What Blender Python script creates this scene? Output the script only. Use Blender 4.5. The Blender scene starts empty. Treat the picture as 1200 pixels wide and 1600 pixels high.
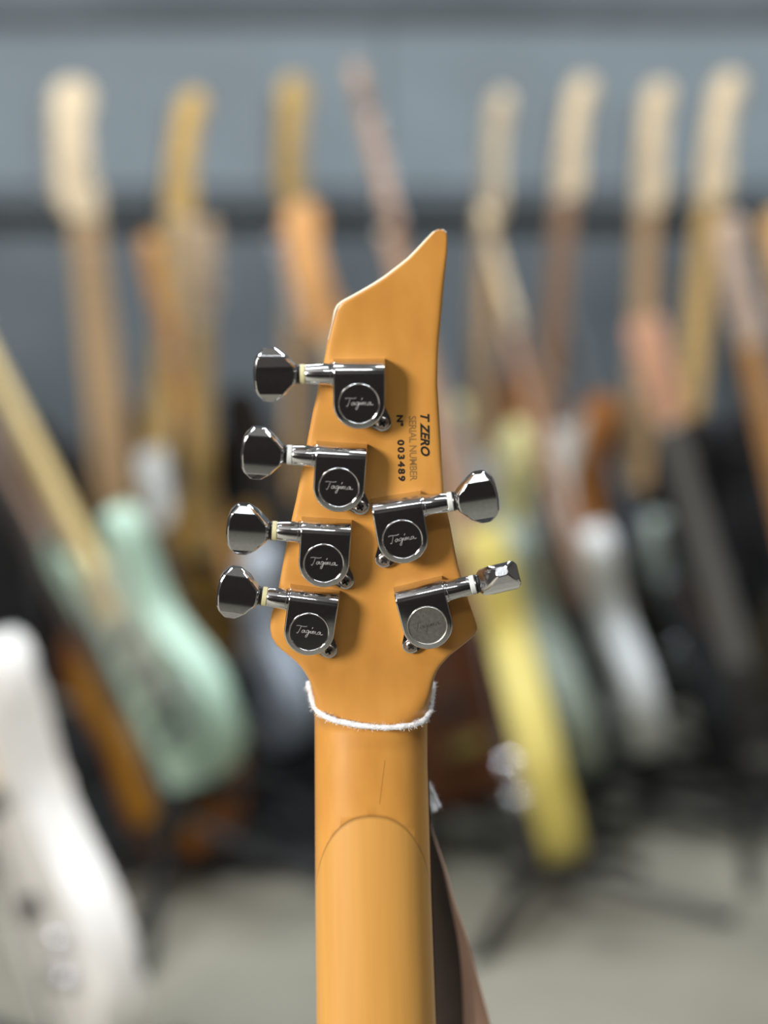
import bpy, bmesh, math, random
from mathutils import Vector, Matrix
random.seed(7)
C = bpy.context.scene.collection
R = math.radians

# ------------------------------------------------------------------ camera, world, lights, exposure
SC = 1.5                      # distance scale (longer lens, further away)
F_PX = 2000.0*SC
CAM_H = 0.93
PITCH = math.asin(math.sin(R(12))/SC)
cam_d = bpy.data.cameras.new('camera')
cam = bpy.data.objects.new('camera', cam_d); C.objects.link(cam)
cam.location = (0, 0, CAM_H)
cam.rotation_euler = (R(90) - PITCH, 0, 0)
cam_d.sensor_fit = 'VERTICAL'; cam_d.sensor_height = 24.0
cam_d.lens = 24.0 * F_PX / 1600.0
cam_d.clip_start = 0.02
cam_d.dof.use_dof = True
cam_d.dof.focus_distance = 0.705
cam_d.dof.aperture_fstop = (cam_d.lens / 1000.0) / 0.0182
bpy.context.scene.camera = cam

w = bpy.data.worlds.new('world'); bpy.context.scene.world = w; w.use_nodes = True
w.node_tree.nodes['Background'].inputs[0].default_value = (0.55, 0.62, 0.7, 1)
w.node_tree.nodes['Background'].inputs[1].default_value = 0.06
vs = bpy.context.scene.view_settings
vs.view_transform = 'Standard'; vs.look = 'None'; vs.gamma = 1.0; vs.use_curve_mapping = False
vs.exposure = 0.0

ROOM_X = 2.6; ROOM_Y0 = -3.0; ROOM_Y1 = 4.40; ROOM_H = 2.8

def area(name, loc, target, sx, sy, power, col):
    l = bpy.data.lights.new(name, 'AREA'); l.shape = 'RECTANGLE'; l.size = sx; l.size_y = sy
    l.energy = power; l.color = col
    o = bpy.data.objects.new(name, l); C.objects.link(o); o.location = loc
    o.rotation_euler = (Vector(target) - Vector(loc)).to_track_quat('-Z', 'Y').to_euler()
    return o
# light of the shop window in the left wall, behind the camera
area('window_light', (-2.52, -1.75, 1.75), (0, 0.7, 0.9), 0.85, 0.85, 170, (1.0, 0.95, 0.88))
# ceiling panels (their frames are built below)
PANELS = [(-0.9, 0.35), (0.9, 0.0), (-1.0, 2.5), (0.9, 2.5), (-0.2, -1.6)]
for i, (x, y) in enumerate(PANELS):
    area('ceiling_lamp', (x, y, ROOM_H - 0.06), (x, y, 0), 1.15, 0.18, 50 if y > 1 else 18, (0.88, 0.95, 1.0))

# ------------------------------------------------------------------ view geometry helpers
CAM = Vector((0, 0, CAM_H))
UP = Vector((0, math.sin(PITCH), math.cos(PITCH)))
FW = Vector((0, math.cos(PITCH), -math.sin(PITCH)))
RT = Vector((1, 0, 0))
def P(px, py, d):
    d = d*SC
    return CAM + FW*d + RT*((px-600)/F_PX*d) - UP*((py-800)/F_PX*d)

# ------------------------------------------------------------------ materials
def mat(name, col, rough=0.5, metal=0.0, col2=None, nscale=(8, 8, 8), bump=0.0, coat=0.0, namt=1.0, detail=4):
    m = bpy.data.materials.new(name); m.use_nodes = True
    nt = m.node_tree; b = nt.nodes['Principled BSDF']
    b.inputs['Base Color'].default_value = (*col, 1)
    b.inputs['Roughness'].default_value = rough
    b.inputs['Metallic'].default_value = metal
    b.inputs['Coat Weight'].default_value = coat
    b.inputs['Coat Roughness'].default_value = 0.15
    if col2 is None: col2 = tuple(c*0.85 for c in col)
    tc = nt.nodes.new('ShaderNodeTexCoord'); mp = nt.nodes.new('ShaderNodeMapping')
    mp.inputs['Scale'].default_value = nscale
    nz = nt.nodes.new('ShaderNodeTexNoise'); nz.inputs['Scale'].default_value = 1.0; nz.inputs['Detail'].default_value = detail
    rmp = nt.nodes.new('ShaderNodeValToRGB')
    rmp.color_ramp.elements[0].position = 0.5 - 0.25/namt; rmp.color_ramp.elements[1].position = 0.5 + 0.25/namt
    rmp.color_ramp.elements[0].color = (*col2, 1); rmp.color_ramp.elements[1].color = (*col, 1)
    nt.links.new(tc.outputs['Object'], mp.inputs[0]); nt.links.new(mp.outputs[0], nz.inputs[0])
    nt.links.new(nz.outputs[0], rmp.inputs[0]); nt.links.new(rmp.outputs[0], b.inputs['Base Color'])
    if bump:
        bp = nt.nodes.new('ShaderNodeBump'); bp.inputs['Strength'].default_value = bump; bp.inputs['Distance'].default_value = 0.001
        nt.links.new(nz.outputs[0], bp.inputs['Height']); nt.links.new(bp.outputs[0], b.inputs['Normal'])
    return m

def math_node(nt, op, a, b=None):
    n = nt.nodes.new('ShaderNodeMath'); n.operation = op
    for i, v in enumerate((a, b)):
        if v is None: continue
        if isinstance(v, (int, float)): n.inputs[i].default_value = v
        else: nt.links.new(v, n.inputs[i])
    return n.outputs[0]

SC_K, SC_C = 2.2, 0.0          # scarf plane: y - K z = C (mm, set below)
def scarf_c(): return -36.7 - 2.2*17.2
def add_line(m, kind):
    """real marks in the lacquer: glue line of the scarf joint, a hairline scratch"""
    nt = m.node_tree; b = nt.nodes['Principled BSDF']
    src = b.inputs['Base Color'].links[0].from_socket
    tc = nt.nodes.new('ShaderNodeTexCoord'); sp = nt.nodes.new('ShaderNodeSeparateXYZ')
    nt.links.new(tc.outputs['Object'], sp.inputs[0])
    x, y, z = sp.outputs
    d = math_node(nt, 'SUBTRACT', y, math_node(nt, 'MULTIPLY', z, 2.2))
    d = math_node(nt, 'ABSOLUTE', math_node(nt, 'SUBTRACT', d, scarf_c()*0.001))
    m1 = math_node(nt, 'SUBTRACT', 1.0, math_node(nt, 'MINIMUM', math_node(nt, 'DIVIDE', d, 0.0012), 1.0))
    m1 = math_node(nt, 'MULTIPLY', m1, 0.5)
    if kind == 'head':
        # scratch from (5,-16) to (3,-31) mm
        e = math_node(nt, 'SUBTRACT', x, math_node(nt, 'ADD', math_node(nt, 'MULTIPLY', y, 0.14), 0.0072))
        e = math_node(nt, 'SUBTRACT', 1.0, math_node(nt, 'MINIMUM', math_node(nt, 'DIVIDE', math_node(nt, 'ABSOLUTE', e), 0.00035), 1.0))
        g = math_node(nt, 'MULTIPLY', math_node(nt, 'GREATER_THAN', y, -0.0315), math_node(nt, 'LESS_THAN', y, -0.0150))
        g = math_node(nt, 'MULTIPLY', math_node(nt, 'MULTIPLY', e, g), 0.4)
        m1 = math_node(nt, 'MAXIMUM', m1, g)
    mx = nt.nodes.new('ShaderNodeMix'); mx.data_type = 'RGBA'
    nt.links.new(m1, mx.inputs[0]); nt.links.new(src, mx.inputs[6]); mx.inputs[7].default_value = (0.10, 0.045, 0.012, 1)
    nt.links.new(mx.outputs[2], b.inputs['Base Color'])

M = {}
M['head_wood'] = mat('amber_maple', (0.68, 0.33, 0.072), 0.42, 0, (0.50, 0.215, 0.036), (70, 24, 70), 0.03, 0.25, 0.85, 8)
M['neck_wood'] = mat('golden_maple', (0.63, 0.325, 0.078), 0.45, 0, (0.55, 0.265, 0.055), (230, 8, 230), 0.05, 0.2, 0.9)
add_line(M['head_wood'], 'head'); add_line(M['neck_wood'], 'neck')
M['chrome'] = mat('worn_chrome', (0.72, 0.72, 0.74), 0.10, 1, (0.62, 0.61, 0.62), (900, 900, 900))
M['chrome_dull'] = mat('dull_chrome', (0.60, 0.58, 0.54), 0.38, 1, (0.42, 0.41, 0.39), (700, 700, 700), 0.15)
M['screw'] = mat('screw_steel', (0.50, 0.46, 0.44), 0.28, 1, (0.30, 0.27, 0.25), (900, 900, 900), 0.2)
M['recess'] = mat('dark_recess', (0.012, 0.010, 0.009), 0.8)
M['engrave'] = mat('engraved_lines', (0.5, 0.49, 0.48), 0.45, 0.6)
M['engrave_dark'] = mat('engraved_lines_dark', (0.05, 0.05, 0.05), 0.5)
M['cream_nylon'] = mat('cream_nylon', (0.66, 0.62, 0.36), 0.45)
M['white_nylon'] = mat('white_nylon', (0.70, 0.72, 0.70), 0.4)
M['dark_collar'] = mat('dark_collar', (0.09, 0.09, 0.09), 0.3, 0.9)
M['ink'] = mat('black_print', (0.018, 0.013, 0.010), 0.5)
M['ink_faded'] = mat('faded_print', (0.20, 0.115, 0.035), 0.5, 0, (0.33, 0.18, 0.05), (1500, 1500, 1500))
M['cord'] = mat('white_cotton', (0.86, 0.86, 0.87), 0.9, 0, (0.72, 0.72, 0.74), (1200, 1200, 1200), 0.4)
M['rosewood'] = mat('rosewood', (0.075, 0.038, 0.022), 0.5, 0, (0.04, 0.02, 0.012), (200, 20, 200))
M['bone'] = mat('bone', (0.75, 0.70, 0.58), 0.4)
M['steel'] = mat('string_steel', (0.6, 0.6, 0.6), 0.25, 1)
M['black_lacquer'] = mat('black_lacquer', (0.012, 0.012, 0.014), 0.18, 0, None, (8, 8, 8), 0, 0.5)
M['strap_dark'] = mat('dark_suede', (0.050, 0.032, 0.022), 0.85, 0, (0.038, 0.024, 0.017), (90, 90, 90))
M['strap_tan'] = mat('tan_leather', (0.80, 0.49, 0.35), 0.6, 0, (0.7, 0.41, 0.28), (60, 60, 60))

# ------------------------------------------------------------------ mesh helpers
def link(name, bm, m, parent=None, angle=35, scale=1.0):
    if scale != 1.0: bmesh.ops.scale(bm, vec=(scale,)*3, verts=bm.verts)
    bmesh.ops.recalc_face_normals(bm, faces=bm.faces)
    me = bpy.data.meshes.new(name); bm.to_mesh(me); bm.free()
    for p in me.polygons: p.use_smooth = True
    me.set_sharp_from_angle(angle=R(angle))
    for k in (m if isinstance(m, (list, tuple)) else [m]): me.materials.append(k)
    o = bpy.data.objects.new(name, me); C.objects.link(o)
    if parent: o.parent = parent
    return o
def box(bm, c, s, mtx=None, mi=0):
    r = bmesh.ops.create_cube(bm, size=1.0)
    for v in r['verts']:
        v.co = Vector((v.co.x*s[0]+c[0], v.co.y*s[1]+c[1], v.co.z*s[2]+c[2]))
        if mtx: v.co = mtx @ v.co
    for f in {f for v in r['verts'] for f in v.link_faces}: f.material_index = mi
    return r['verts']
def tube(bm, pts, rad, seg=8, cap=True, closed=False):
    pts = [Vector(p) for p in pts]; n = len(pts)
    rads = rad if isinstance(rad, (list, tuple)) else [rad]*n
    prev = None; rings = []
    for i, p in enumerate(pts):
        a = pts[(i-1) % n] if (i > 0 or closed) else p
        b = pts[(i+1) % n] if (i < n-1 or closed) else p
        t = (b-a).normalized()
        if prev is None:
            ref = Vector((0, 0, 1)) if abs(t.z) < 0.9 else Vector((1, 0, 0))
            u = t.cross(ref).normalized()
        else:
            u = (prev - t*prev.dot(t)).normalized()
        prev = u; v = t.cross(u)
        rings.append([bm.verts.new(p + (u*math.cos(2*math.pi*k/seg) + v*math.sin(2*math.pi*k/seg))*rads[i]) for k in range(seg)])
    for i in range(n if closed else n-1):
        A = rings[i]; B = rings[(i+1) % n]
        for k in range(seg): bm.faces.new((A[k], A[(k+1) % seg], B[(k+1) % seg], B[k]))
    if cap and not closed:
        bm.faces.new(rings[0][::-1]); bm.faces.new(rings[-1])
def lathe(bm, prof, seg=40, mtx=None, mi=0):
    """prof: (r, z) list, axis z"""
    rings = []
    for r, z in prof:
        if r < 1e-7: rings.append([bm.verts.new((0, 0, z))])
        else: rings.append([bm.verts.new((r*math.cos(2*math.pi*k/seg), r*math.sin(2*math.pi*k/seg), z)) for k in range(seg)])
    fs = []
    for A, B in zip(rings, rings[1:]):
        for k in range(seg):
            q = [A[k % len(A)], A[(k+1) % len(A)], B[(k+1) % len(B)], B[k % len(B)]]
            u = []
            for v in q:
                if v not in u: u.append(v)
            if len(u) > 2: fs.append(bm.faces.new(u))
    for g in (rings[0], rings[-1]):
        if len(g) > 1: fs.append(bm.faces.new(g))
    for f in fs: f.material_index = mi
    if mtx:
        for g in rings:
            for v in g: v.co = mtx @ v.co
def catmull(pts, n=6, closed=True):
    out = []; N = len(pts)
    rng = range(N) if closed else range(N-1)
    for i in rng:
        p0, p1, p2, p3 = (Vector(pts[(i+k) % N]) if closed else Vector(pts[min(max(i+k, 0), N-1)]) for k in (-1, 0, 1, 2))
        for j in range(n):
            t = j/n
            out.append(0.5*((2*p1) + (p2-p0)*t + (2*p0-5*p1+4*p2-p3)*t*t + (3*p1-p0-3*p2+p3)*t**3))
    if not closed: out.append(Vector(pts[-1]))
    return out
def prism(bm, outline, z0, z1, bev=0.0, seg=2, mtx=None):
    """closed outline in xy extruded z0..z1, all rim edges bevelled"""
    a = [bm.verts.new((p[0], p[1], z0)) for p in outline]; b = [bm.verts.new((p[0], p[1], z1)) for p in outline]
    n = len(outline)
    f0 = bm.faces.new(a[::-1]); f1 = bm.faces.new(b); rim = list(f0.edges) + list(f1.edges)
    fs = [bm.faces.new((a[i], a[(i+1) % n], b[(i+1) % n], b[i])) for i in range(n)]
    geo = None
    if bev: geo = bmesh.ops.bevel(bm, geom=rim, offset=bev, segments=seg, affect='EDGES', profile=0.5, clamp_overlap=True)
    if mtx:
        for v in bm.verts: v.co = mtx @ v.co
def tag(o, label=None, cat=None, group=None, kind=None):
    if label: o['label'] = label
    if cat: o['category'] = cat
    if group: o['group'] = group
    if kind: o['kind'] = kind
    return o
def empty(name, mtx):
    o = bpy.data.objects.new(name, None); C.objects.link(o); o.empty_display_size = 0.05; o.matrix_world = mtx; return o
def axes(o, x, y, z):
    return Matrix(((x.x, y.x, z.x, o.x), (x.y, y.y, z.y, o.y), (x.z, y.z, z.z, o.z), (0, 0, 0, 1)))

# ------------------------------------------------------------------ the room
def struct(name, bm, m): return tag(link(name, bm, m), kind='structure')
M['floor'] = mat('concrete_floor', (0.37, 0.345, 0.275), 0.6, 0, (0.155, 0.145, 0.115), (1.5, 1.5, 1.5), 0.2)
M['wall_light'] = mat('blue_grey_board', (0.27, 0.325, 0.36), 0.7, 0, (0.17, 0.20, 0.225), (1.6, 1.6, 2.6), 0)
M['wall_dark'] = mat('slate_wall', (0.155, 0.18, 0.20), 0.8, 0, (0.09, 0.105, 0.118), (3, 3, 3), 0)
M['room_wall'] = mat('grey_wall', (0.085, 0.078, 0.072), 0.85, 0, None, (1, 1, 1))
M['ceiling'] = mat('ceiling_paint', (0.34, 0.35, 0.36), 0.9)
M['charcoal'] = mat('charcoal_paint', (0.020, 0.022, 0.025), 0.6); M['added_block'] = mat('dark_brown_block', (0.026, 0.019, 0.016), 0.7)
bm = bmesh.new(); box(bm, (0, (ROOM_Y0+ROOM_Y1)/2, -0.05), (2*ROOM_X+.2, ROOM_Y1-ROOM_Y0+.2, 0.1)); struct('floor', bm, M['floor'])
bm = bmesh.new(); box(bm, (0, (ROOM_Y0+ROOM_Y1)/2, ROOM_H+0.05), (2*ROOM_X+.2, ROOM_Y1-ROOM_Y0+.2, 0.1)); struct('ceiling', bm, M['ceiling'])
bm = bmesh.new(); box(bm, (0, ROOM_Y1+0.05, ROOM_H/2), (2*ROOM_X+.2, 0.1, ROOM_H)); struct('wall_back', bm, M['wall_dark'])
bm = bmesh.new(); box(bm, (0, ROOM_Y0-0.05, ROOM_H/2), (2*ROOM_X+.2, 0.1, ROOM_H)); struct('wall_front', bm, M['room_wall'])
bm = bmesh.new(); box(bm, (ROOM_X+0.05, (ROOM_Y0+ROOM_Y1)/2, ROOM_H/2), (0.1, ROOM_Y1-ROOM_Y0, ROOM_H)); struct('wall_right', bm, M['room_wall'])
# left wall with the shop window opening (behind the camera)
bm = bmesh.new(); X = -ROOM_X-0.05
wy0, wy1, wz0, wz1 = -2.4, -1.1, 1.15, 2.35
box(bm, (X, (wy1+ROOM_Y1)/2, ROOM_H/2), (0.1, ROOM_Y1-wy1, ROOM_H)); box(bm, (X, (ROOM_Y0+wy0)/2, ROOM_H/2), (0.1, wy0-ROOM_Y0, ROOM_H))
box(bm, (X, (wy0+wy1)/2, wz0/2), (0.1, wy1-wy0, wz0)); box(bm, (X, (wy0+wy1)/2, (wz1+ROOM_H)/2), (0.1, wy1-wy0, ROOM_H-wz1))
struct('wall_left', bm, M['room_wall'])
bm = bmesh.new()
for z in (wz0, wz1): box(bm, (X, (wy0+wy1)/2, z), (0.12, wy1-wy0+.05, 0.05))
for y in (wy0, wy1): box(bm, (X, y, (wz0+wz1)/2), (0.12, 0.05, wz1-wz0+.05))
struct('window_1', bm, M['charcoal'])
# light board band, its lower rail and the dark header above it
zb0 = 1.055; zb1 = 1.425
bm = bmesh.new(); n = 4
for i in range(n):
    x0 = -ROOM_X + i*2*ROOM_X/n
    vs_ = box(bm, (x0+ROOM_X/n, ROOM_Y1-0.012, (zb0+zb1)/2), (2*ROOM_X/n-0.006, 0.024, zb1-zb0))
struct('trim_1', bm, M['wall_light'])
bm = bmesh.new(); box(bm, (0, ROOM_Y1-0.03, zb0-0.03), (2*ROOM_X, 0.06, 0.035)); struct('trim_2', bm, M['wall_dark'])
bm = bmesh.new(); box(bm, (0, ROOM_Y1-0.03, zb1+0.05), (2*ROOM_X, 0.06, 0.10)); struct('trim_3', bm, M['wall_dark'])
bm = bmesh.new(); box(bm, (0, ROOM_Y1-0.01, 0.06), (2*ROOM_X, 0.02, 0.12)); struct('baseboard_back', bm, M['charcoal'])

M['white_metal'] = mat('white_metal', (0.7, 0.7, 0.7), 0.5)
for x, y in PANELS:
    e = empty('ceiling_light', Matrix.Translation((x, y, ROOM_H)))
    pos = 'left' if x < 0 else 'right'
    tag(e, 'long white ceiling lamp, the %s' % {(-0.9, 0.35): 'left one over the sharp guitar', (0.9, 0.0): 'right one over the sharp guitar', (-1.0, 2.5): 'left one over the racks', (0.9, 2.5): 'right one over the racks', (-0.2, -1.6): 'one behind the viewer'}[(x, y)], 'lamp', 'ceiling lamps')
    bm = bmesh.new()
    for s in (-1, 1): box(bm, (0, s*0.155, -0.03), (1.22, 0.02, 0.06)); box(bm, (s*0.6, 0, -0.03), (0.02, 0.29, 0.06))
    box(bm, (0, 0, -0.01), (1.2, 0.3, 0.02))
    link('lamp_frame', bm, M['white_metal'], e)
# unseen dark block added behind the viewer to darken the chrome reflections
e = empty('added_dark_block', Matrix.Translation((0.1, -1.0, 0))); tag(e, 'black block added out of view behind the viewer for the chrome to reflect', 'added_block')
bm = bmesh.new(); box(bm, (0, 0, 0.42), (2.6, 0.6, 0.78)); link('cabinet', bm, M['added_block'], e)
bm = bmesh.new(); prism(bm, [(-1.35, -.34), (1.35, -.34), (1.35, .34), (-1.35, .34)], 0.81, 0.85, 0.008); link('block_top', bm, M['added_block'], e)
bm = bmesh.new(); box(bm, (0, 0, 0.015), (2.5, 0.5, 0.03)); link('block_base', bm, M['charcoal'], e)

# ------------------------------------------------------------------ main guitar
D0 = 0.489; NECK_T = R(3); ROLL = R(1.1)
N0 = P(579.5, 1115, D0)
Yn = (UP*math.cos(NECK_T) - FW*math.sin(NECK_T)).normalized()
Zn = (-FW*math.cos(NECK_T) - UP*math.sin(NECK_T)).normalized()
Yn = (Matrix.Rotation(ROLL, 3, Zn) @ Yn).normalized(); Xn = Yn.cross(Zn).normalized()
MN = axes(N0, Xn, Yn, Zn)                   # nut frame -> world (metres)
MNi = MN.inverted()
camL = (MNi @ CAM)*1000
def ray(px, py):
    return (MNi.to_3x3() @ (P(px, py, 1.0)-CAM)).normalized()
HT = R(13); TH = 14.0
yh = Vector((0, math.cos(HT), math.sin(HT))); zh = Vector((0, -math.sin(HT), math.cos(HT)))
H0 = Vector((0, 0, TH/math.cos(HT)))        # a point of the head's back plane (mm)
def hit(px, py, p0, n):
    d = ray(px, py); t = (p0-camL).dot(n)/d.dot(n); return camL + d*t
def on_head(px, py, h=0.0): return hit(px, py, H0 + zh*h, zh)
def on_neck(px, py, z): return hit(px, py, Vector((0, 0, z)), Vector((0, 0, 1)))

BL = 0.75                                    # nut to the body's end
guitar = empty('electric_guitar', MN @ Matrix.Translation((0, -BL, 0)))
tag(guitar, 'guitar seen from behind in sharp focus, amber pointed headstock with six chrome tuning machines', 'guitar')
def part(name, bm, m, angle=35, scale=0.001):
    o = link(name, bm, m, guitar, angle, scale); o.location = (0, BL, 0); return o

left_px = [(686, 358.5), (679, 361), (666, 374), (651, 390), (636, 405), (618, 419), (601, 432), (584, 443), (567, 453), (549, 463), (534, 471), (527, 477), (523, 485),
           (518, 506), (512, 530), (505, 568), (497, 604), (489, 640), (482, 676), (475, 713), (469, 745), (463, 777), (455, 812), (447, 850),
           (441, 884), (435, 916), (429, 940), (424, 958), (421.5, 972), (421, 984), (424, 998), (431, 1009), (441, 1018), (454, 1028), (467, 1040), (475, 1051), (482, 1063), (487, 1077), (490, 1095)]
right_px = [(690, 358.5), (695, 360.5), (698.5, 366), (699.5, 374), (699, 395), (696.5, 420), (694.5, 440), (690, 492), (686.5, 530), (685, 552), (684, 599), (686, 635), (689, 685), (691, 730), (694, 775),
            (700, 803), (704, 821), (710, 853), (716, 883), (726.5, 918), (734, 942), (741, 962), (746, 977), (747, 984), (744, 992), (732, 1003), (718, 1014), (704, 1025), (690, 1040), (683, 1051), (678, 1066), (675, 1085), (672, 1100)]
def lin(pts, y):   # pts sorted by descending y
    if y >= pts[0][1]: return pts[0][0]
    for a, b in zip(pts, pts[1:]):
        if b[1] <= y <= a[1]:
            t = (a[1]-y)/max(a[1]-b[1], 1e-9); return a[0] + (b[0]-a[0])*t
    return pts[-1][0]
Lp = [on_head(*p) for p in left_px]; Rp = [on_head(*p) for p in right_px]
Lp = [(p.x, p.y) for p in Lp]; Rp = [(p.x, p.y) for p in Rp]
for px, py in ((491, 1125), (491.3, 1200), (492, 1400), (494, 1600)):
    p = on_neck(px, py, 5); Lp.append((p.x, p.y))
for px, py in ((668, 1130), (668.6, 1200), (674, 1400), (681.5, 1600)):
    p = on_neck(px, py, 5); Rp.append((p.x, p.y))
ylast = Lp[-1][1]
for L_ in (Lp, Rp):
    (xa, ya), (xb, yb) = L_[-3], L_[-1]
    sl = (xb-xa)/(yb-ya); L_.append((xb + sl*0.8*(-430-yb), -430.0))
ytop = min(Lp[0][1], Rp[0][1])
def smooth(t): t = min(max(t, 0), 1); return t*t*(3-2*t)
def superloft():
    bm = bmesh.new(); K = 28
    us = [math.sin(math.pi/2*t/K) for t in range(-K, K+1)]
    ys = []
    y = ytop-0.02
    while y > -25: ys.append(y); y -= 0.25 if y > ytop-6 else 1.0
    while y > -430: ys.append(y); y -= 5.0
    ys.append(-430.0)
    rings = []
    for y in ys:
        xl, xr = lin(Lp, y), lin(Rp, y)
        c, hw = (xl+xr)/2, max((xr-xl)/2, 0.15)
        b = smooth((y+4)/26.0)                       # 0 neck, 1 head
        ne = 2.25*(1-b) + 18*b
        if b > 0.999: ne = 18
        headback = TH/math.cos(HT) + math.tan(HT)*y
        headfront = math.tan(HT)*max(y, 0)
        nb = 17.2 + 0.010*max(-y, 0)
        bk = nb*(1-b) + headback*b
        fr = headfront*smooth((y-3)/10.0) if y < 13 else headfront
        ring = []
        for u in us:
            a = max(1-abs(u)**ne, 0)**(1/ne)
            x = c + hw*u
            ring.append(bm.verts.new((x, y - math.sin(HT)*0*a, fr + (bk-fr)*a)))
        fk = 6
        for j in range(1, fk):
            t = j/fk; ring.append(bm.verts.new((c+hw*(1-2*t), y, fr-0.01)))
        rings.append(ring)
    n = len(rings[0])
    for A, B in zip(rings, rings[1:]):
        for k in range(n): bm.faces.new((A[k], A[(k+1) % n], B[(k+1) % n], B[k]))
    bm.faces.new(rings[0]); bm.faces.new(rings[-1][::-1])
    return bm
sc_n = Vector((0, 1, -2.2)).normalized(); sc_p = Vector((0, scarf_c(), 0))
def cut(keep_head):
    bm = superloft()
    r = bmesh.ops.bisect_plane(bm, geom=list(bm.verts)+list(bm.edges)+list(bm.faces), plane_co=sc_p, plane_no=sc_n,
                               clear_outer=not keep_head, clear_inner=keep_head)
    ed = [e for e in r['geom_cut'] if isinstance(e, bmesh.types.BMEdge) and e.is_boundary]
    try: bmesh.ops.holes_fill(bm, edges=ed, sides=0)
    except Exception: pass
    return bm
tag(part('headstock', cut(True), M['head_wood'], 50), 'amber lacquered headstock piece')
tag(part('neck', cut(False), M['neck_wood'], 50), 'paler golden maple neck shaft')

# fretboard, nut, frets, strings on the far side
bm = bmesh.new()
for y0, y1, w0, w1 in ((-430, 0, 27, 21.3),):
    vs8 = []
    for y, w_ in ((y0, w0), (y1, w1)):
        for x, z in ((-w_, -0.05), (w_, -0.05), (w_*.97, -5), (-w_*.97, -5)): vs8.append(bm.verts.new((x + (lin(Lp, y)+lin(Rp, y))/2*(0 if y else 1), y, z)))
    for k in range(4): bm.faces.new((vs8[k], vs8[(k+1) % 4], vs8[4+(k+1) % 4], vs8[4+k]))
    bm.faces.new(vs8[:4][::-1]); bm.faces.new(vs8[4:])
part('fretboard', bm, M['rosewood'])
bm = bmesh.new(); box(bm, (0, 2, -3.5), (43, 4, 7)); part('nut', bm, M['bone'])
bm = bmesh.new()
for k in range(1, 20):
    y = -648*(1-2**(-k/12)); 
    if y < -425: break
    wf = 21 + 5.5*(-y/430); box(bm, (0, y, -5.3), (2*wf, 2.2, 1.2))
tag(part('frets', bm, M['steel']), kind='stuff')

# body (below the frame), resting on the floor
bo = [(0, 0), (95, 8), (152, 60), (160, 135), (128, 200), (112, 250), (128, 310), (158, 372), (142, 392), (100, 352), (58, 322), (26, 330), (-26, 330), (-60, 336), (-105, 385), (-152, 432), (-168, 415), (-140, 345), (-118, 270), (-124, 205), (-158, 140), (-155, 62), (-95, 8)]
bm = bmesh.new(); prism(bm, [(p.x, p.y-750) for p in catmull([Vector((a, b, 0)) for a, b in bo], 5)], -24, 14, 6, 3)
part('body', bm, M['black_lacquer'])
bm = bmesh.new(); lathe(bm, [(3, 0), (3, 4), (6, 5), (6.5, 8), (5, 10), (0, 10)], 20, Matrix.Translation((-150, -325, -6)) @ Matrix.Rotation(R(-90), 4, 'X') @ Matrix.Rotation(R(0), 4, 'Z'))
part('strap_button', bm, M['chrome'])

# bare pale wood along the worn upper edge
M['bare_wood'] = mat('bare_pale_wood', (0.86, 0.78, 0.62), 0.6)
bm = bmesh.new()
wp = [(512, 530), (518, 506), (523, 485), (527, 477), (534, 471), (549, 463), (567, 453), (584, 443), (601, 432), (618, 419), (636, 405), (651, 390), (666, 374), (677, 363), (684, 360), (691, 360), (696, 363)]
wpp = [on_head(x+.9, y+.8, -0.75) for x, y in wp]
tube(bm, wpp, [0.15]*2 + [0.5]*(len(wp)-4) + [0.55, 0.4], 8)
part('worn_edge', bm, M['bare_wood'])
# printed lettering on the headstock
def text(name, s, px, py_top, py_bot, cap_px, m, bold=0.0, shear=0.0, spacing=1.0, tilt=0.0):
    cu = bpy.data.curves.new(name, 'FONT'); cu.body = s; cu.size = 1.0; cu.offset = bold; cu.shear = shear; cu.space_character = spacing
    cu.resolution_u = 3
    t = bpy.data.objects.new('tmp_text', cu); C.objects.link(t)
    dg = bpy.context.evaluated_depsgraph_get(); me = bpy.data.meshes.new_from_object(t.evaluated_get(dg))
    bpy.data.objects.remove(t); 
    bm = bmesh.new(); bm.from_mesh(me); bpy.data.meshes.remove(me)
    x0 = min(v.co.x for v in bm.verts); x1 = max(v.co.x for v in bm.verts); y0 = min(v.co.y for v in bm.verts); y1 = max(v.co.y for v in bm.verts)
    a = on_head(px, py_top, 0.06); b = on_head(px + tilt, py_bot, 0.06); c = on_head(px+cap_px, py_top, 0.06)
    ax = (b-a); ay = (c-a)
    for v in bm.verts:
        u, q = (v.co.x-x0)/(x1-x0), (v.co.y-y0)/(y1-y0)
        v.co = a + ax*u + ay*q
    o = part(name, bm, m); return o
tag(text('lettering', 'T ZERO', 656.3, 646.5, 713, 14.8, M['ink'], 0.036, 0.25, 1.0, 0.8), 'bold slanted black lettering')
tag(text('lettering', 'SERIAL NUMBER', 638.5, 650, 751.5, 11.8, M['ink_faded'], 0.014, 0, 0.95, 1.8), 'faded brown lettering')
tag(text('lettering', 'N\u00b0', 619.5, 648.5, 666, 11, M['ink'], 0.045, 0, 1.0, 0.2), 'black number sign')
tag(text('lettering', '003489', 620.3, 687, 752, 11.5, M['ink'], 0.045, 0, 1.3, 1.8), 'black serial digits')

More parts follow.
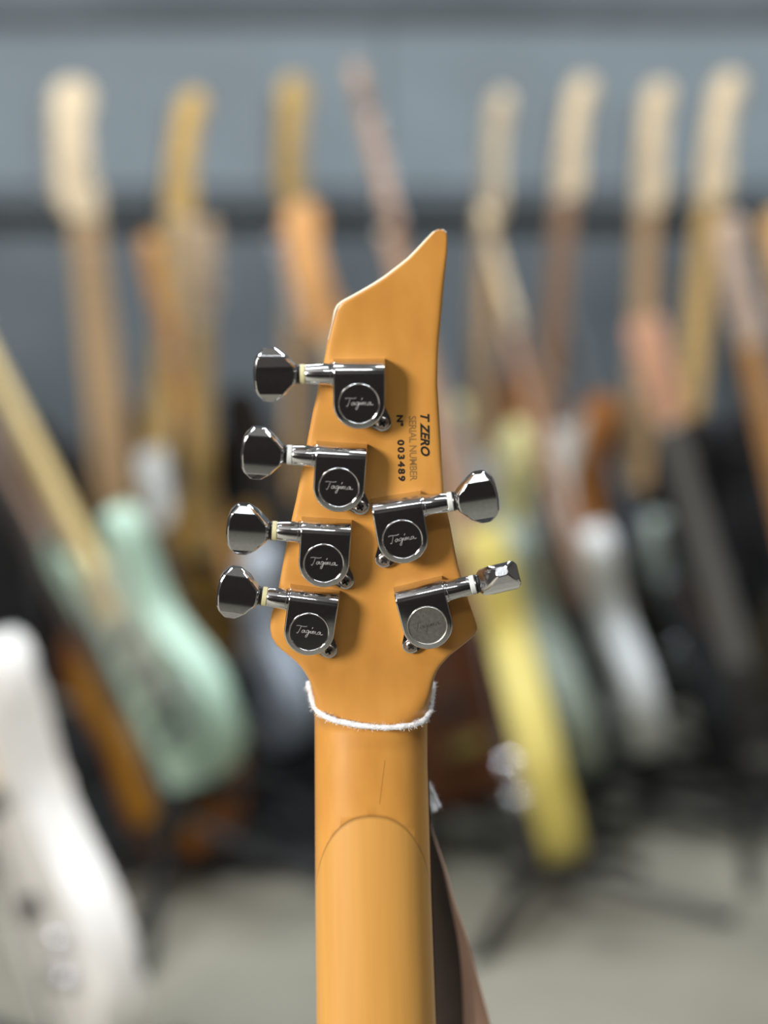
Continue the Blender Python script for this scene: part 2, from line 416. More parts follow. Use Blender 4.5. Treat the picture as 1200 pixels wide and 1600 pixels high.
# ---- tuning machines
def housing_bm(sgn):
    bm = bmesh.new(); out = []
    for k in range(25):
        a = math.pi + math.pi*k/24
        out.append((9.15*math.cos(a), 9.15*math.sin(a)-0.2))
    out += [(9.15, 14.2), (-9.15, 14.2)]
    a = [bm.verts.new((x, y, 0.0)) for x, y in out]; b = [bm.verts.new((x, y, 9.4)) for x, y in out]; n = len(out)
    bm.faces.new(a[::-1]); f1 = bm.faces.new(b)
    for i in range(n): bm.faces.new((a[i], a[(i+1) % n], b[(i+1) % n], b[i]))
    te = [e for e in bm.edges if all(abs(v.co.y-14.2) < 1e-4 and v.co.z > 9 for v in e.verts)]
    bmesh.ops.bevel(bm, geom=te, offset=4.3, segments=10, affect='EDGES', profile=0.5)
    ed = []
    for e in bm.edges:
        if len(e.link_faces) == 2 and e.calc_face_angle(0) > R(50) and max(v.co.z for v in e.verts) > 1: ed.append(e)
    ed = [e for e in ed if min(v.co.z for v in e.verts) > 1]
    bmesh.ops.bevel(bm, geom=ed, offset=0.55, segments=3, affect='EDGES', profile=0.5)
    return bm
def lathe_x(bm, prof, mtx, seg=36):
    """prof (r, x) along sgn*x from origin"""
    lathe(bm, prof, seg, mtx)
TAG = [ # script strokes in a 0..10.6 x 0..4 box, reading left to right
    [(0.2, 3.3), (1.2, 3.5), (3.0, 3.35), (4.1, 3.6)],
    [(2.0, 3.4), (1.7, 2.4), (1.3, 1.2), (0.9, 0.5), (0.55, 0.75)],
    [(3.5, 1.9), (2.9, 1.95), (2.4, 1.4), (2.6, 0.95), (3.1, 1.2), (3.55, 1.9), (3.5, 1.2), (3.85, 1.0)],
    [(5.0, 2.0), (4.4, 2.05), (4.0, 1.5), (4.2, 1.05), (4.7, 1.3), (5.05, 1.95), (4.85, 0.7), (4.4, -0.5), (3.95, -0.55), (4.1, 0.1), (5.0, 1.0)],
    [(5.0, 1.0), (5.7, 2.0), (5.6, 1.15), (6.0, 1.1)],
    [(5.95, 2.9), (6.3, 3.5)],
    [(6.0, 1.1), (6.35, 2.1), (6.4, 1.0), (6.85, 2.1), (7.0, 1.0), (7.45, 2.1), (7.6, 1.0), (8.1, 1.1)],
    [(9.2, 1.95), (8.6, 2.0), (8.15, 1.45), (8.4, 1.05), (8.9, 1.3), (9.25, 1.95), (9.2, 1.15), (9.8, 1.05), (10.1, 1.3)],
]
def knob_bm():
    """faceted oval button, u along +x away from the collar, face +-z"""
    bm = bmesh.new()
    out = [(0.0, 3.0), (1.0, 3.4), (6.6, 9.6), (8.4, 10.0), (12.8, 9.9), (14.6, 8.6), (16.3, 5.2), (16.9, 0.0)]
    ol = out + [(x, -y) for x, y in out[::-1][1:]]
    face = []
    def ht(y):   # top/bottom facets slope away
        return 4.3 - 0.011*y*y if abs(y) < 7.3 else 3.73 - (abs(y)-7.2)*0.72
    def inset(p, k): c = Vector((9.0, 0)); q = Vector(p); return c + (q-c)*k
    # grid of rows in y so the upper and lower facets get their own planes
    ys = [-9.9, -7.2, -5.2, -3.2, -1.1, 1.1, 3.2, 5.2, 7.2, 9.9]
    def xr(y):
        y = abs(y); pts = out
        lo = 0.0; hi = 16.9
        for a, b in zip(pts[:4], pts[1:4]):
            if a[1] <= y <= b[1]: lo = a[0] + (b[0]-a[0])*(y-a[1])/(b[1]-a[1])
        for a, b in zip(pts[4:], pts[5:]):
            if b[1] <= y <= a[1]: hi = a[0] + (b[0]-a[0])*(a[1]-y)/(a[1]-b[1])
        return lo, hi
    rows = []
    for y in ys:
        lo, hi = xr(y); h = ht(y); hl = h-0.9; hh = h-0.9
        rows.append([bm.verts.new(p) for p in ((lo, y, hl), (lo+0.9, y, h), (hi-0.8, y, h), (hi, y, hh), (hi, y, -hh), (hi-0.8, y, -h), (lo+0.9, y, -h), (lo, y, -hl))])
    for A, B in zip(rows, rows[1:]):
        for k in range(8): bm.faces.new((A[k], B[k], B[(k+1) % 8], A[(k+1) % 8]))
    bm.faces.new(rows[0]); bm.faces.new(rows[-1][::-1])
    bmesh.ops.recalc_face_normals(bm, faces=bm.faces)
    ed = [e for e in bm.edges if len(e.link_faces) == 2 and e.calc_face_angle(0) > R(18)]
    bmesh.ops.bevel(bm, geom=ed, offset=0.22, segments=1, affect='EDGES', profile=0.5, clamp_overlap=True)
    return bm
def make_tuner(cx, cy, rot, side, phi, SL, washer, cap_m, eng_m, label):
    """cx,cy: pixel of the cap's centre; side -1: button to the left"""
    c = on_head(cx, cy, 10.0) - zh*10.0
    a = -rot
    ex = Vector((1, 0, 0))*math.cos(R(a)) + yh*math.sin(R(a)); ey = zh.cross(ex)
    mt = axes(c*0.001, ex, ey, zh)
    h = link('tuning_machine', housing_bm(side), M['chrome'], guitar, 40, 0.001)
    h.matrix_local = Matrix.Translation((0, BL, 0)) @ mt
    tag(h, label)
    s = side
    # cap
    bm = bmesh.new(); lathe(bm, [(0, 9.75), (6.85, 9.75), (6.95, 10.0), (7.05, 10.15), (7.2, 10.2), (7.33, 10.1), (7.4, 9.9), (7.45, 9.3)], 56); link('cap', bm, cap_m, h, 40, 0.001)
    bm = bmesh.new()
    for st in TAG:
        pts = catmull([Vector((x, y, 0)) for x, y in st], 4, False)
        tube(bm, [Vector(((p.x-5.1)*1.0, (p.y-1.5)*1.0, 9.8)) for p in pts], 0.085, 5)
    link('engraved_script', bm, eng_m, h, 60, 0.001)
    # shaft
    AX, AZ = 9.6, 4.9
    B = Matrix.Translation((s*9.0, AX, AZ)) @ Matrix.Rotation(R(90*s), 4, 'Y')
    bm = bmesh.new(); lathe(bm, [(4.35, -0.3), (4.35, 0.9), (4.1, 1.1), (3.95, 1.2), (3.45, SL-.4), (3.2, SL), (0, SL)], 40, B); link('shaft', bm, M['chrome'], h, 30, 0.001)
    bm = bmesh.new(); lathe(bm, [(0, SL-.1), (3.3, SL-.1), (3.55, SL+.2), (3.55, SL+1.6), (3.3, SL+1.9), (0, SL+1.9)], 36, B); link('washer', bm, washer, h, 30, 0.001)
    bm = bmesh.new(); lathe(bm, [(0, SL+1.8), (3.5, SL+1.8), (3.6, SL+2.1), (3.2, SL+2.4), (3.4, SL+2.7), (3.4, SL+3.2), (2.9, SL+3.5), (0, SL+3.5)], 36, B); link('collar', bm, M['dark_collar'], h, 30, 0.001)
    kb = knob_bm()
    mk = Matrix.Translation((s*(9.0+SL+2.9), AX, AZ)) @ Matrix.Rotation(R(phi), 4, 'X')
    if s < 0: mk = mk @ Matrix.Rotation(R(180), 4, 'Y')
    for v in kb.verts: v.co = mk @ Vector((v.co.x*.91, v.co.y*.96, v.co.z))
    link('button', kb, M['chrome'], h, 14, 0.001)
    # mounting ear with its screw
    ex_, ey_ = -s*8.2, -8.7
    bm = bmesh.new(); dv = Vector((ex_, ey_, 0)).normalized(); pv = Vector((-dv.y, dv.x, 0)); out = []
    base = dv*4.0
    out.append(base + pv*6.5); out.append(base - pv*6.5)
    ec = Vector((ex_, ey_, 0))
    for k in range(13):
        t = -math.pi/2 - math.radians(-12) + (math.pi-math.radians(24))*k/12
        out.append(ec + dv*3.3*math.cos(t) + pv*3.3*math.sin(t))
    prism(bm, [(p.x, p.y) for p in out], 0.0, 2.0, 0.45, 2)
    link('mounting_ear', bm, M['chrome'], h, 30, 0.001)
    bm = bmesh.new(); lathe(bm, [(2.45, 1.8), (2.4, 2.4), (1.9, 3.0), (1.2, 3.3), (0, 3.4)], 24, Matrix.Translation(ec))
    for q in (35, 125): box(bm, (0, 0, 3.25), (2.7, 0.7, 0.5), Matrix.Translation(ec) @ Matrix.Rotation(R(q), 4, 'Z'), 1)
    link('screw', bm, [M['screw'], M['recess']], h, 40, 0.001)
    # post on the far side
    bm = bmesh.new(); lathe(bm, [(4.5, -TH+.2), (4.5, -TH-1.2), (3, -TH-1.5), (3, -TH-14), (0, -TH-14)], 20, Matrix.Translation((0, 0, 0))); link('string_post', bm, M['chrome'], h, 30, 0.001)
make_tuner(561, 631, 1, -1, -5, 10.0, M['cream_nylon'], M['chrome'], M['engrave'], 'topmost left chrome tuning machine')
make_tuner(529.5, 762, 5, -1, 0, 8.4, M['white_nylon'], M['chrome'], M['engrave'], 'second left chrome tuning machine with white washer')
make_tuner(506, 880.5, 5, -1, 3.5, 8.6, M['cream_nylon'], M['chrome'], M['engrave'], 'third left chrome tuning machine')
make_tuner(483, 988, 9.5, -1, -3, 8.0, M['cream_nylon'], M['chrome'], M['engrave'], 'lowest left chrome tuning machine')
make_tuner(629, 843, -8.5, 1, 4, 9.2, M['white_nylon'], M['chrome'], M['engrave'], 'upper right chrome tuning machine')
make_tuner(668, 978, -13, 1, 58, 9.6, M['white_nylon'], M['chrome_dull'], M['engrave_dark'], 'lower right chrome tuning machine with a dull cap')

# strings over the far side (seen only from beside)
bm = bmesh.new()
for k in range(6):
    x = -17+6.8*k
    tube(bm, [(x, 2, -7.2), (x*1.15, -430, -8.5), (x*1.5, -648, -30)], 0.3, 5)
part('strings', bm, M['steel'])['kind'] = 'stuff'

# ---- white cord looped round the neck
def fuzz(bm, pts, rad, n, ln):
    for _ in range(n):
        i = random.randrange(len(pts)-1); p = pts[i].lerp(pts[i+1], random.random())
        d = Vector((random.uniform(-1, 1), random.uniform(-1, 1), random.uniform(-1, 1))).normalized()
        a = p + d*rad*0.8; e = a + d*ln*random.uniform(.4, 1) + Vector((random.uniform(-1, 1),)*3)*ln*0.3
        tube(bm, [a, e], [0.08, 0.05], 3, False)
bm = bmesh.new()
cp = [(483, 1068, -2), (487, 1088, 8), (494, 1108, 13), (512, 1121, 17.0), (548, 1131, 19.2), (595, 1136.5, 20), (635, 1134.5, 19), (660, 1127, 16), (670, 1115, 12), (674, 1096, 7), (676, 1070, -2)]
lp = [on_neck(a, b, z) for a, b, z in cp]
lp += [Vector((22, 8, -8)), Vector((8, 2, -11)), Vector((-8, 2, -11)), Vector((-22, 8, -8))]
loop = catmull(lp, 8, True)
tube(bm, [p + Vector((random.uniform(-.12, .12), random.uniform(-.12, .12), random.uniform(-.12, .12))) for p in loop], [random.uniform(1.0, 1.2) for _ in loop], 9, closed=True)
fuzz(bm, loop, 1.1, 1400, 1.5)
co = link('cord', bm, M['cord'], None, 60, 0.001)
co.matrix_world = MN
tag(co, 'fuzzy white cord looped round the neck just below the sharp headstock', 'cord')
# its loose ends
bm = bmesh.new()
tp = catmull([Vector((8, 2, -11)), Vector((14, -8, -16)), on_neck(664, 1215, -26), on_neck(676, 1240, -30), on_neck(686, 1262, -30)], 8, False)
tube(bm, tp, 1.0, 8); fuzz(bm, tp, 1.0, 200, 1.6)
tp2 = catmull([Vector((8, 2, -11)), Vector((12, -8, -18)), on_neck(662, 1220, -28), on_neck(674, 1250, -30), on_neck(680, 1268, -28)], 8, False)
tube(bm, tp2, 1.0, 8); fuzz(bm, tp2, 1.0, 200, 1.6)
t = link('loose_end', bm, M['cord'], co, 60, 0.001)

# ---- strap behind the neck
st = empty('strap', MN @ Matrix.Translation((0, -BL, 0)))
tag(st, 'dark brown strap with a tan edge slanting down behind the neck of the sharp guitar', 'strap')
def ribbon(name, L_, R_, th, m):
    bm = bmesh.new(); rings = []
    for a, b in zip(L_, R_):
        n = (b-a).normalized().cross(Vector((0, 1, 0))).normalized()*th/2
        rings.append([bm.verts.new(p) for p in (a-n, b-n, b+n, a+n)])
    for A, B in zip(rings, rings[1:]):
        for k in range(4): bm.faces.new((A[k], A[(k+1) % 4], B[(k+1) % 4], B[k]))
    bm.faces.new(rings[0][::-1]); bm.faces.new(rings[-1])
    o = link(name, bm, m, st, 50, 0.001); o.location = (0, BL, 0); return o
def zpath(py): return -38 - (py-1240)*0.05
dk = [(655, 1240), (675, 1299), (692, 1356), (704, 1412), (715, 1469), (721, 1526), (724, 1600), (727, 1700)]
tn = [(655, 1240), (675.5, 1299), (696, 1359), (711, 1412), (731, 1469), (746, 1526), (766, 1600), (790, 1700)]
dr = catmull([on_neck(x, y, zpath(y)) for x, y in dk], 5, False); dl = [p + Vector((-18 - 0.12*i, 3, -2)) for i, p in enumerate(dr)]
tr = catmull([on_neck(x, y, zpath(y)-4) for x, y in tn], 5, False); tl = [p + Vector((-16 - 0.12*i, 3, -2)) for i, p in enumerate(tr)]
def ext(L_, x):
    a = L_[-1]; end = Vector((x, -420, -60)); return L_ + catmull([a, a.lerp(end, .5)+Vector((4, 0, 0)), end], 5, False)[1:]
dr, dl, tr, tl = ext(dr, 80), ext(dl, 40), ext(tr, 88), ext(tl, 60)
ribbon('lining', dl, dr, 2.0, M['strap_dark'])
ribbon('leather_edge', tl, tr, 2.5, M['strap_tan'])

# ------------------------------------------------------------------ background guitars
def flatmat(name, col, rough=0.5, metal=0, coat=0.0, col2=None): return mat(name, col, rough, metal, col2, (12, 3, 12), 0, coat)
cache = {}
def cm(name, col, **k):
    if name not in cache: cache[name] = flatmat(name, col, **k)
    return cache[name]
CR = cm('pale_maple', (0.74, 0.58, 0.38)); OCH = cm('ochre_maple', (0.62, 0.40, 0.13)); TAN = cm('tan_maple', (0.52, 0.33, 0.16)); ORG = cm('orange_maple', (0.66, 0.33, 0.11))
BRN = cm('brown_wood', (0.36, 0.20, 0.11)); PNK = cm('pinkish_wood', (0.62, 0.34, 0.22)); DRK = cm('dark_fretboard', (0.06, 0.045, 0.04)); GRY = cm('grey_wood', (0.13, 0.13, 0.13))
BLK = M['black_lacquer']; CHR = cm('hardware_chrome', (0.75, 0.75, 0.78), rough=0.15, metal=1)
GREYP = cm('pale_grey_paint', (0.52, 0.53, 0.52)); PKG_W = cm('white_plastic', (0.8, 0.78, 0.76)); PKG_B = cm('black_plastic', (0.02, 0.02, 0.02))
STR = cm('string_bronze', (0.20, 0.18, 0.16), rough=0.6, metal=1); PEG = cm('peg_metal', (0.45, 0.45, 0.47), rough=0.4, metal=1)
GUM = cm('gunmetal_head', (0.20, 0.22, 0.24))
strat = [(0, 0), (.09, .008), (.148, .06), (.155, .13), (.125, .195), (.112, .245), (.130, .30), (.150, .35), (.132, .392), (.10, .375), (.065, .345), (.03, .335), (-.03, .335), (-.062, .36), (-.098, .425), (-.128, .448), (-.146, .415), (-.138, .35), (-.116, .275), (-.120, .215), (-.150, .145), (-.152, .07), (-.09, .008)]
single = [(0, 0), (.10, .01), (.160, .07), (.165, .14), (.135, .205), (.118, .25), (.135, .30), (.140, .345), (.115, .362), (.085, .335), (.05, .315), (.025, .33), (.0, .38), (-.04, .395), (-.10, .395), (-.135, .355), (-.138, .30), (-.120, .25), (-.138, .205), (-.166, .14), (-.160, .07), (-.10, .01)]
head_six = [(.0215, .75), (.024, .765), (.030, .785), (.024, .80), (.020, .83), (.020, .87), (.021, .905), (.030, .92), (.036, .94), (.030, .962), (.010, .97), (-.012, .962), (-.024, .935), (-.034, .80), (-.030, .775), (-.0215, .755)]
head_three = [(.0215, .75), (.030, .772), (.038, .79), (.036, .86), (.040, .93), (.030, .962), (.012, .955), (0, .962), (-.012, .955), (-.030, .962), (-.040, .93), (-.036, .86), (-.038, .79), (-.030, .772), (-.0215, .752)]
_peg = None
def peg_mesh():
    global _peg
    if _peg is None:
        bm = bmesh.new(); lathe(bm, [(0, 0), (.003, 0), (.003, .012), (.0075, .014), (.009, .020), (.0075, .026), (0, .027)], 10)
        _peg = link('tmp_peg', bm, PEG).data; bpy.data.objects.remove(bpy.data.objects['tmp_peg'])
    return _peg
guitars = []
def make_guitar(label, top, bot, dt, db, yaw, body, neck, fret, head, guard=None, shape=strat, hs='six', group=None, hw=1.0, burst=None, headback=0):
    a = P(*bot, db); b = P(*top, dt); y = (b-a).normalized(); L = (b-a).length; s = L/0.97
    zc = (CAM - a); zc = (zc - y*zc.dot(y)).normalized(); z = (Matrix.Rotation(R(yaw), 3, y) @ zc).normalized(); x = y.cross(z).normalized()
    root = empty('electric_guitar', axes(a, x, y, z) @ Matrix.Scale(s, 4))
    tag(root, label, 'guitar', group)
    bm = bmesh.new(); prism(bm, catmull([Vector((p[0], p[1], 0)) for p in shape], 5), -.022, .022, .009, 3); bo = link('body', bm, body, root)
    if burst:
        bm = bmesh.new(); c = Vector((0, .19, 0)); prism(bm, [(p.x*.78, (p.y-.17)*.82+.17) for p in catmull([Vector((p[0], p[1], 0)) for p in shape], 5)], .0215, .0235, .0008, 1); tag(link('lacquer_centre', bm, burst, root), 'amber centre of the sunburst')
    if guard:
        gp = [(.02, .34), (.075, .335), (.108, .36), (.10, .29), (.088, .24), (.10, .18), (.085, .12), (.03, .11), (-.03, .15), (-.06, .2), (-.07, .27), (-.09, .35), (-.06, .345), (-.02, .33)]
        bm = bmesh.new(); prism(bm, catmull([Vector((p[0], p[1], 0)) for p in gp], 4), .0236, .0260, .0008, 1); link('pickguard', bm, guard, root)
    # neck: round-backed taper
    bm = bmesh.new(); rings = []
    for yy, hw_, dp in ((.30, .028, .022), (.36, .028, .020), (.70, .0225, .018), (.735, .0215, .018), (.755, .0215, .014)):
        ring = [bm.verts.new((hw_*hw*math.cos(math.pi*k/10), yy, .024 - dp*math.sin(math.pi*k/10)**.8)) for k in range(11)]
        rings.append(ring)
    for A, B in zip(rings, rings[1:]):
        for k in range(11): bm.faces.new((A[k], A[(k+1) % 11], B[(k+1) % 11], B[k]))
    bm.faces.new(rings[0]); bm.faces.new(rings[-1][::-1]); link('neck', bm, neck, root)
    bm = bmesh.new(); vv = []
    for yy, hw_ in ((.27, .029), (.75, .0215)):
        vv += [bm.verts.new(p) for p in ((-hw_*hw, yy, .0241), (hw_*hw, yy, .0241), (hw_*hw*.96, yy, .030), (-hw_*hw*.96, yy, .030))]
    for k in range(4): bm.faces.new((vv[k], vv[(k+1) % 4], vv[4+(k+1) % 4], vv[4+k]))
    bm.faces.new(vv[:4]); bm.faces.new(vv[4:]); link('fretboard', bm, fret, root)
    bm = bmesh.new()
    for k in range(1, 22):
        yy = .75 - .648*(1-2**(-k/12)); hh = (.0215 + .0075*(.75-yy)/.48)*hw; box(bm, (0, yy, .0302), (2*hh*.95, .002, .0012))
    tag(link('frets', bm, STR, root), kind='stuff')
    bm = bmesh.new()
    for k in range(6): xx = (-.0165+.0066*k); tube(bm, [(xx*1.5, .10, .036), (xx, .75, .0325), (xx*.9, .85, .022)], .0005, 4)
    tag(link('strings', bm, STR, root), kind='stuff')
    bm = bmesh.new(); box(bm, (0, .752, .0285), (.043*hw, .005, .008)); link('nut', bm, M['bone'], root)
    ho = head_six if hs == 'six' else head_three
    bm = bmesh.new(); prism(bm, catmull([Vector((p[0]*hw, p[1], 0)) for p in ho], 4), .006, .020, .0015, 2); link('headstock', bm, head, root)
    for k in range(6):
        o = bpy.data.objects.new('tuning_peg', peg_mesh()); C.objects.link(o); o.parent = root
        if hs == 'six': o.location = (-.030*hw + k*.0016, .79+.026*k, .010); sd = -1
        else: sd = -1 if k < 3 else 1; o.location = (sd*.034*hw, .805+.045*(k % 3), .010)
        o.rotation_euler = (0, sd*R(90), 0)
    for yy in ((.125, .18, .235) if guard else (.15, .255)):
        bm = bmesh.new(); prism(bm, [(-.04, yy-.01), (.04, yy-.01), (.04, yy+.01), (-.04, yy+.01)], .022, .031, .003, 2); link('pickup', bm, PKG_W if guard is PKG_B else PKG_B, root)
    bm = bmesh.new(); box(bm, (0, .085, .028), (.075, .022, .012)); link('bridge', bm, CHR, root)
    for q in ((.095, .075), (.115, .11)):
        bm = bmesh.new(); lathe(bm, [(.010, .022), (.011, .026), (.009, .040), (0, .041)], 14, Matrix.Translation((q[0], q[1], 0))); link('control_knob', bm, CHR, root)
    bm = bmesh.new(); lathe(bm, [(.005, 0), (.004, .006), (.007, .010), (0, .012)], 12, Matrix.Rotation(R(90), 4, 'X')); link('strap_button', bm, CHR, root)
    guitars.append((root, a, b, L))
    return root
G_B = 'guitars standing upright in the back row'; G_F = 'guitars leaning in the front row'
# back row
make_guitar('blurred upright guitar with a wide cream headstock, leftmost in the back row', (98, 128), (205, 1090), 2.20, 2.18, 28, BLK, TAN, TAN, CR, group=G_B, hw=1.15)
make_guitar('blurred upright guitar with a narrow ochre headstock, second from left in the back row', (306, 145), (235, 1040), 2.22, 2.22, -48, BLK, OCH, OCH, OCH, group=G_B)
make_guitar('blurred upright guitar with ochre-tan headstock just left of the sharp headstock tip', (447, 120), (455, 1035), 2.22, 2.2, 50, BLK, TAN, TAN, OCH, group=G_B)
make_guitar('blurred thin reddish-brown headstock tilting right, with a yellow body below it', (572, 105), (885, 1345), 1.95, 1.78, -90, cm('mustard_yellow', (0.56, 0.46, 0.11)), BRN, BRN, BRN, group=G_B, shape=single)
make_guitar('blurred pale yellow guitar with cream headstock, first to the right of the sharp headstock', (790, 145), (742, 1025), 2.22, 2.2, -64, cm('pale_yellow', (0.78, 0.72, 0.34)), TAN, TAN, CR, PKG_W, group=G_B)
make_guitar('blurred sunburst guitar with white pickguard and cream headstock', (915, 125), (838, 965), 2.22, 2.18, -50, cm('burst_brown', (0.34, 0.13, 0.03)), BRN, BRN, CR, PKG_W, group=G_B, burst=cm('burst_amber', (0.50, 0.22, 0.02)))
make_guitar('blurred black guitar with cream headstock, second from right in the back row', (1033, 132), (1003, 1010), 2.24, 2.22, -48, BLK, BRN, TAN, CR, group=G_B)
make_guitar('blurred guitar with cream headstock and yellow-tan neck, rightmost in the back row', (1143, 118), (1055, 1000), 2.24, 2.22, -46, BLK, OCH, OCH, CR, group=G_B)
# front row
make_guitar('blurred guitar with broad brown open-shaped headstock under the ochre one', (305, 335), (312, 1060), 2.05, 2.12, 20, cm('deep_amber', (0.30, 0.16, 0.02)), OCH, OCH, cm('dusty_brown', (0.45, 0.33, 0.22)), group=G_F, hs='three', shape=single)
make_guitar('blurred steel-blue guitar with orange headstock and neck, left of the tuning machines', (236, 365), (436, 1158), 2.06, 2.15, -68, cm('steel_blue', (0.72, 0.80, 0.92)), ORG, ORG, ORG, group=G_F)
make_guitar('blurred guitar with broad orange and cream headstock right behind the sharp headstock', (452, 322), (735, 1245), 1.95, 1.97, 25, cm('oxblood', (0.10, 0.03, 0.012)), ORG, CR, ORG, group=G_F, hw=1.1)
make_guitar('blurred sage guitar whose upper half hides behind the sharp headstock', (605, 300), (915, 1210), 2.1, 2.03, -84, cm('sage_green', (0.36, 0.42, 0.36)), GUM, GUM, GUM, group=G_F)
make_guitar('blurred light grey guitar with cream headstock leaning right', (762, 325), (1000, 1178), 2.05, 2.02, -78, cm('light_grey', (0.66, 0.67, 0.68)), BRN, PNK, CR, group=G_F, hw=1.15)
make_guitar('blurred pale sage guitar partly hidden behind the light grey one', (870, 420), (1075, 1080), 2.22, 2.2, -72, cm('pale_sage', (0.34, 0.40, 0.37)), GUM, GUM, GUM, group=G_F)
make_guitar('blurred black guitar with pinkish headstock and dark neck near the right edge', (1008, 490), (1225, 1235), 1.95, 1.98, -35, BLK, GRY, GRY, PNK, group=G_F, hs='three')
make_guitar('blurred guitar with pale pinkish headstock and orange neck at the right edge', (1140, 335), (1330, 1160), 2.0, 2.1, -45, BLK, ORG, ORG, cm('pale_pink_wood', (0.62, 0.47, 0.38)), group=G_F)
make_guitar('blurred orange headstock cut by the right edge of the picture', (1212, 330), (1400, 1100), 2.2, 2.2, -40, BLK, ORG, ORG, cm('light_orange_wood', (0.80, 0.48, 0.2)), group=G_F)
# left front
make_guitar('blurred mint-green guitar with a long golden neck slanting in from the left edge', (-118, 320), (332, 1218), 1.86, 1.76, -68, cm('mint_green', (0.52, 0.72, 0.58)), cm('gold_maple', (0.80, 0.60, 0.27)), cm('gold_maple', (0.8, 0.6, 0.27)), CR, cm('mint_white_plastic', (0.55, 0.62, 0.55)), group=G_F)
make_guitar('blurred dark sunburst guitar with amber centre under the mint-green one', (-110, 480), (335, 1325), 2.1, 1.87, -64, cm('burst_edge', (0.24, 0.075, 0.008)), BRN, DRK, BRN, group=G_F, burst=cm('burst_amber_deep', (0.42, 0.19, 0.01)), shape=single)
make_guitar('blurred large white guitar in the bottom left corner', (-320, 215), (168, 1640), 1.45, 1.34, -78, cm('warm_white', (0.82, 0.80, 0.78)), ORG, CR, CR, group=G_F)
make_guitar('blurred small black guitar with pale grey headstock behind the mint-green one', (238, 700), (330, 1275), 1.98, 1.88, -30, BLK, GRY, DRK, GREYP, group=G_F, hs='three')

# ------------------------------------------------------------------ stands and rack
M['rack'] = mat('black_tube', (0.018, 0.018, 0.020), 0.45); M['foam'] = mat('black_foam', (0.012, 0.012, 0.013), 0.95)
STAND_NAMES = ['black tubular stand under the %s']
def stand(root, a, b, what):
    g = Vector((a.x, a.y, 0)); y = (b-a).normalized()
    back = Vector((b.x-a.x, b.y-a.y+0.25, 0)); back = back.normalized()
    side = Vector((-back.y, back.x, 0))
    e = empty('guitar_stand', Matrix.Translation(g)); tag(e, 'black tubular floor stand holding the '+what, 'stand', 'black floor stands')
    r = .009; z0 = max(a.z-.012, .03)
    nk = (a - g) + y*0.42 + back*0.10
    bm = bmesh.new(); tube(bm, [back*.10+Vector((0, 0, max(z0*.7, .05))), nk], r, 8); link('pole', bm, M['rack'], e)
    hub = back*.10+Vector((0, 0, max(z0*.7, .05)))
    for v in (side*.2 - back*.12, side*-.2 - back*.12, back*.32):
        bm = bmesh.new(); tube(bm, [hub, v*.9+Vector((0, 0, .012)), v+Vector((0, 0, .010))], r, 8); link('leg', bm, M['rack'], e)
    bm = bmesh.new(); tube(bm, [hub, Vector((0, 0, z0)) + side*.0, Vector((0, 0, z0)) - back*.05], r, 8)
    tube(bm, [Vector((0, 0, z0)) - side*.09 - back*.05, Vector((0, 0, z0)) - side*.09, Vector((0, 0, z0))+side*.09, Vector((0, 0, z0)) + side*.09 - back*.05], .010, 8); link('cradle', bm, M['foam'], e)
names = ['steel-blue guitar', 'oxblood guitar behind the sharp neck', 'sage guitar', 'light grey leaning guitar', 'pale sage guitar', 'black guitar near the right edge', 'orange-necked guitar at the right edge', 'guitar cut by the right edge', 'mint-green guitar', 'dark sunburst guitar', 'large white guitar', 'small black guitar', 'amber guitar with broad headstock']
front = guitars[9:21] + [guitars[8]]
for (root, a, b, L), nm in zip(front, names): stand(root, a, b, nm)
stand(guitars[3][0], guitars[3][1], guitars[3][2], 'yellow guitar')

# long rack of the back row: neck rail behind the necks, base trough, uprights and feet
rk_y = 2.32*SC
e = empty('guitar_rack', Matrix.Translation((0, 3.3, 0))); tag(e, 'long black rack with a neck rail along the wall, holding the back row', 'rack')
def rackpart(name, fn, m=M['rack']):
    bm = bmesh.new(); fn(bm); o = link(name, bm, m, e); o.location = (0, -3.3, 0); return o
zr = 0.955
rackpart('neck_rail', lambda bm: tube(bm, [(-2.2, rk_y+.02, zr), (2.2, rk_y+.02, zr)], .010, 12), M['foam'])
rackpart('base_rail', lambda bm: tube(bm, [(-2.2, 3.14, .20), (2.2, 3.14, .20)], .016, 12), M['foam'])
rackpart('base_rail', lambda bm: tube(bm, [(-2.2, 3.26, .20), (2.2, 3.26, .20)], .016, 12), M['foam'])
for x in (-2.15, -.75, .62, 2.15):
    rackpart('upright', lambda bm: tube(bm, [(x, 3.2, .02), (x, 3.28, .4), (x, rk_y+.02, zr)], .014, 10))
    rackpart('foot', lambda bm: tube(bm, [(x, 3.0, .015), (x, 3.75, .015)], .015, 10))

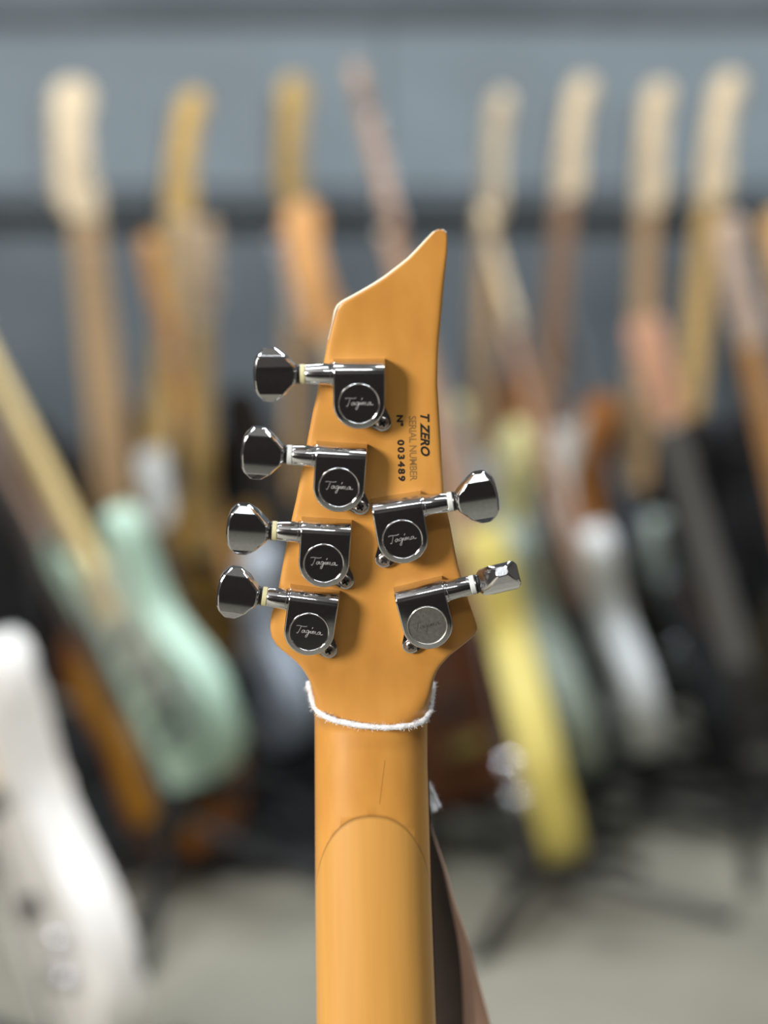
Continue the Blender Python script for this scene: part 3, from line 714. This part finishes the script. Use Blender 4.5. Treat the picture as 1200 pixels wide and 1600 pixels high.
bm = bmesh.new(); prism(bm, [(-1.9, 2.74), (-.02, 2.74), (-.02, 3.8), (-1.9, 3.8)], 0, .004, .001, 1)  # thin black sheet added to darken the floor beneath the left stands
tag(link('added_dark_mat', bm, M['foam']), 'black mat added to darken the floor under the stands left of the sharp neck', 'mat')
# black amplifiers added to fill the dark area along the back wall
M['tolex'] = mat('black_tolex', (0.013, 0.013, 0.014), 0.7, 0, None, (300, 300, 300), 0.3); M['grille'] = mat('grille_cloth', (0.022, 0.022, 0.022), 0.9)
am = []
AMPS = [(-1.75, .60, .50, 'leftmost, beyond the frame edge'), (-1.1, .62, .47, 'behind the mint-green guitar'), (-.47, .58, .50, 'behind the steel-blue guitar'), (.14, .56, .46, 'behind the sharp neck'), (.78, .62, .49, 'behind the light grey guitar'), (1.42, .60, .52, 'rightmost, at the right edge')]
for x, wd, ht_, nm in AMPS:
    e2 = empty('added_amplifier', Matrix.Translation((x, 4.0, 0))); tag(e2, 'black amplifier added to fill the dark area by the wall, '+nm, 'amplifier', 'black amplifiers added along the wall')
    bm = bmesh.new(); prism(bm, [(-wd/2, -.13), (wd/2, -.13), (wd/2, .13), (-wd/2, .13)], .02, ht_, .015, 3); link('cabinet', bm, M['tolex'], e2)
    bm = bmesh.new(); box(bm, (0, -.132, ht_*.42), (wd*.88, .012, ht_*.62)); link('grille', bm, M['grille'], e2)
    bm = bmesh.new(); box(bm, (0, -.133, ht_*.86), (wd*.88, .012, ht_*.14)); link('control_panel', bm, M['charcoal'], e2)
    for k in range(6):
        bm = bmesh.new(); lathe(bm, [(.012, 0), (.011, .014), (0, .015)], 12, Matrix.Translation((-wd*.32+k*wd*.128, -.138, ht_*.86)) @ Matrix.Rotation(R(90), 4, 'X')); link('control_knob', bm, CHR if k % 2 else M['rack'], e2)
    bm = bmesh.new(); tube(bm, [(-.1, 0, ht_-.002), (-.085, 0, ht_+.025), (.085, 0, ht_+.025), (.1, 0, ht_-.002)], .010, 8); link('handle', bm, M['foam'], e2)
    for q in ((-1, -1), (1, -1), (-1, 1), (1, 1)):
        bm = bmesh.new(); lathe(bm, [(.02, 0), (.018, .022), (0, .022)], 12, Matrix.Translation((q[0]*(wd/2-.05), q[1]*.09, 0))); link('foot', bm, M['foam'], e2)
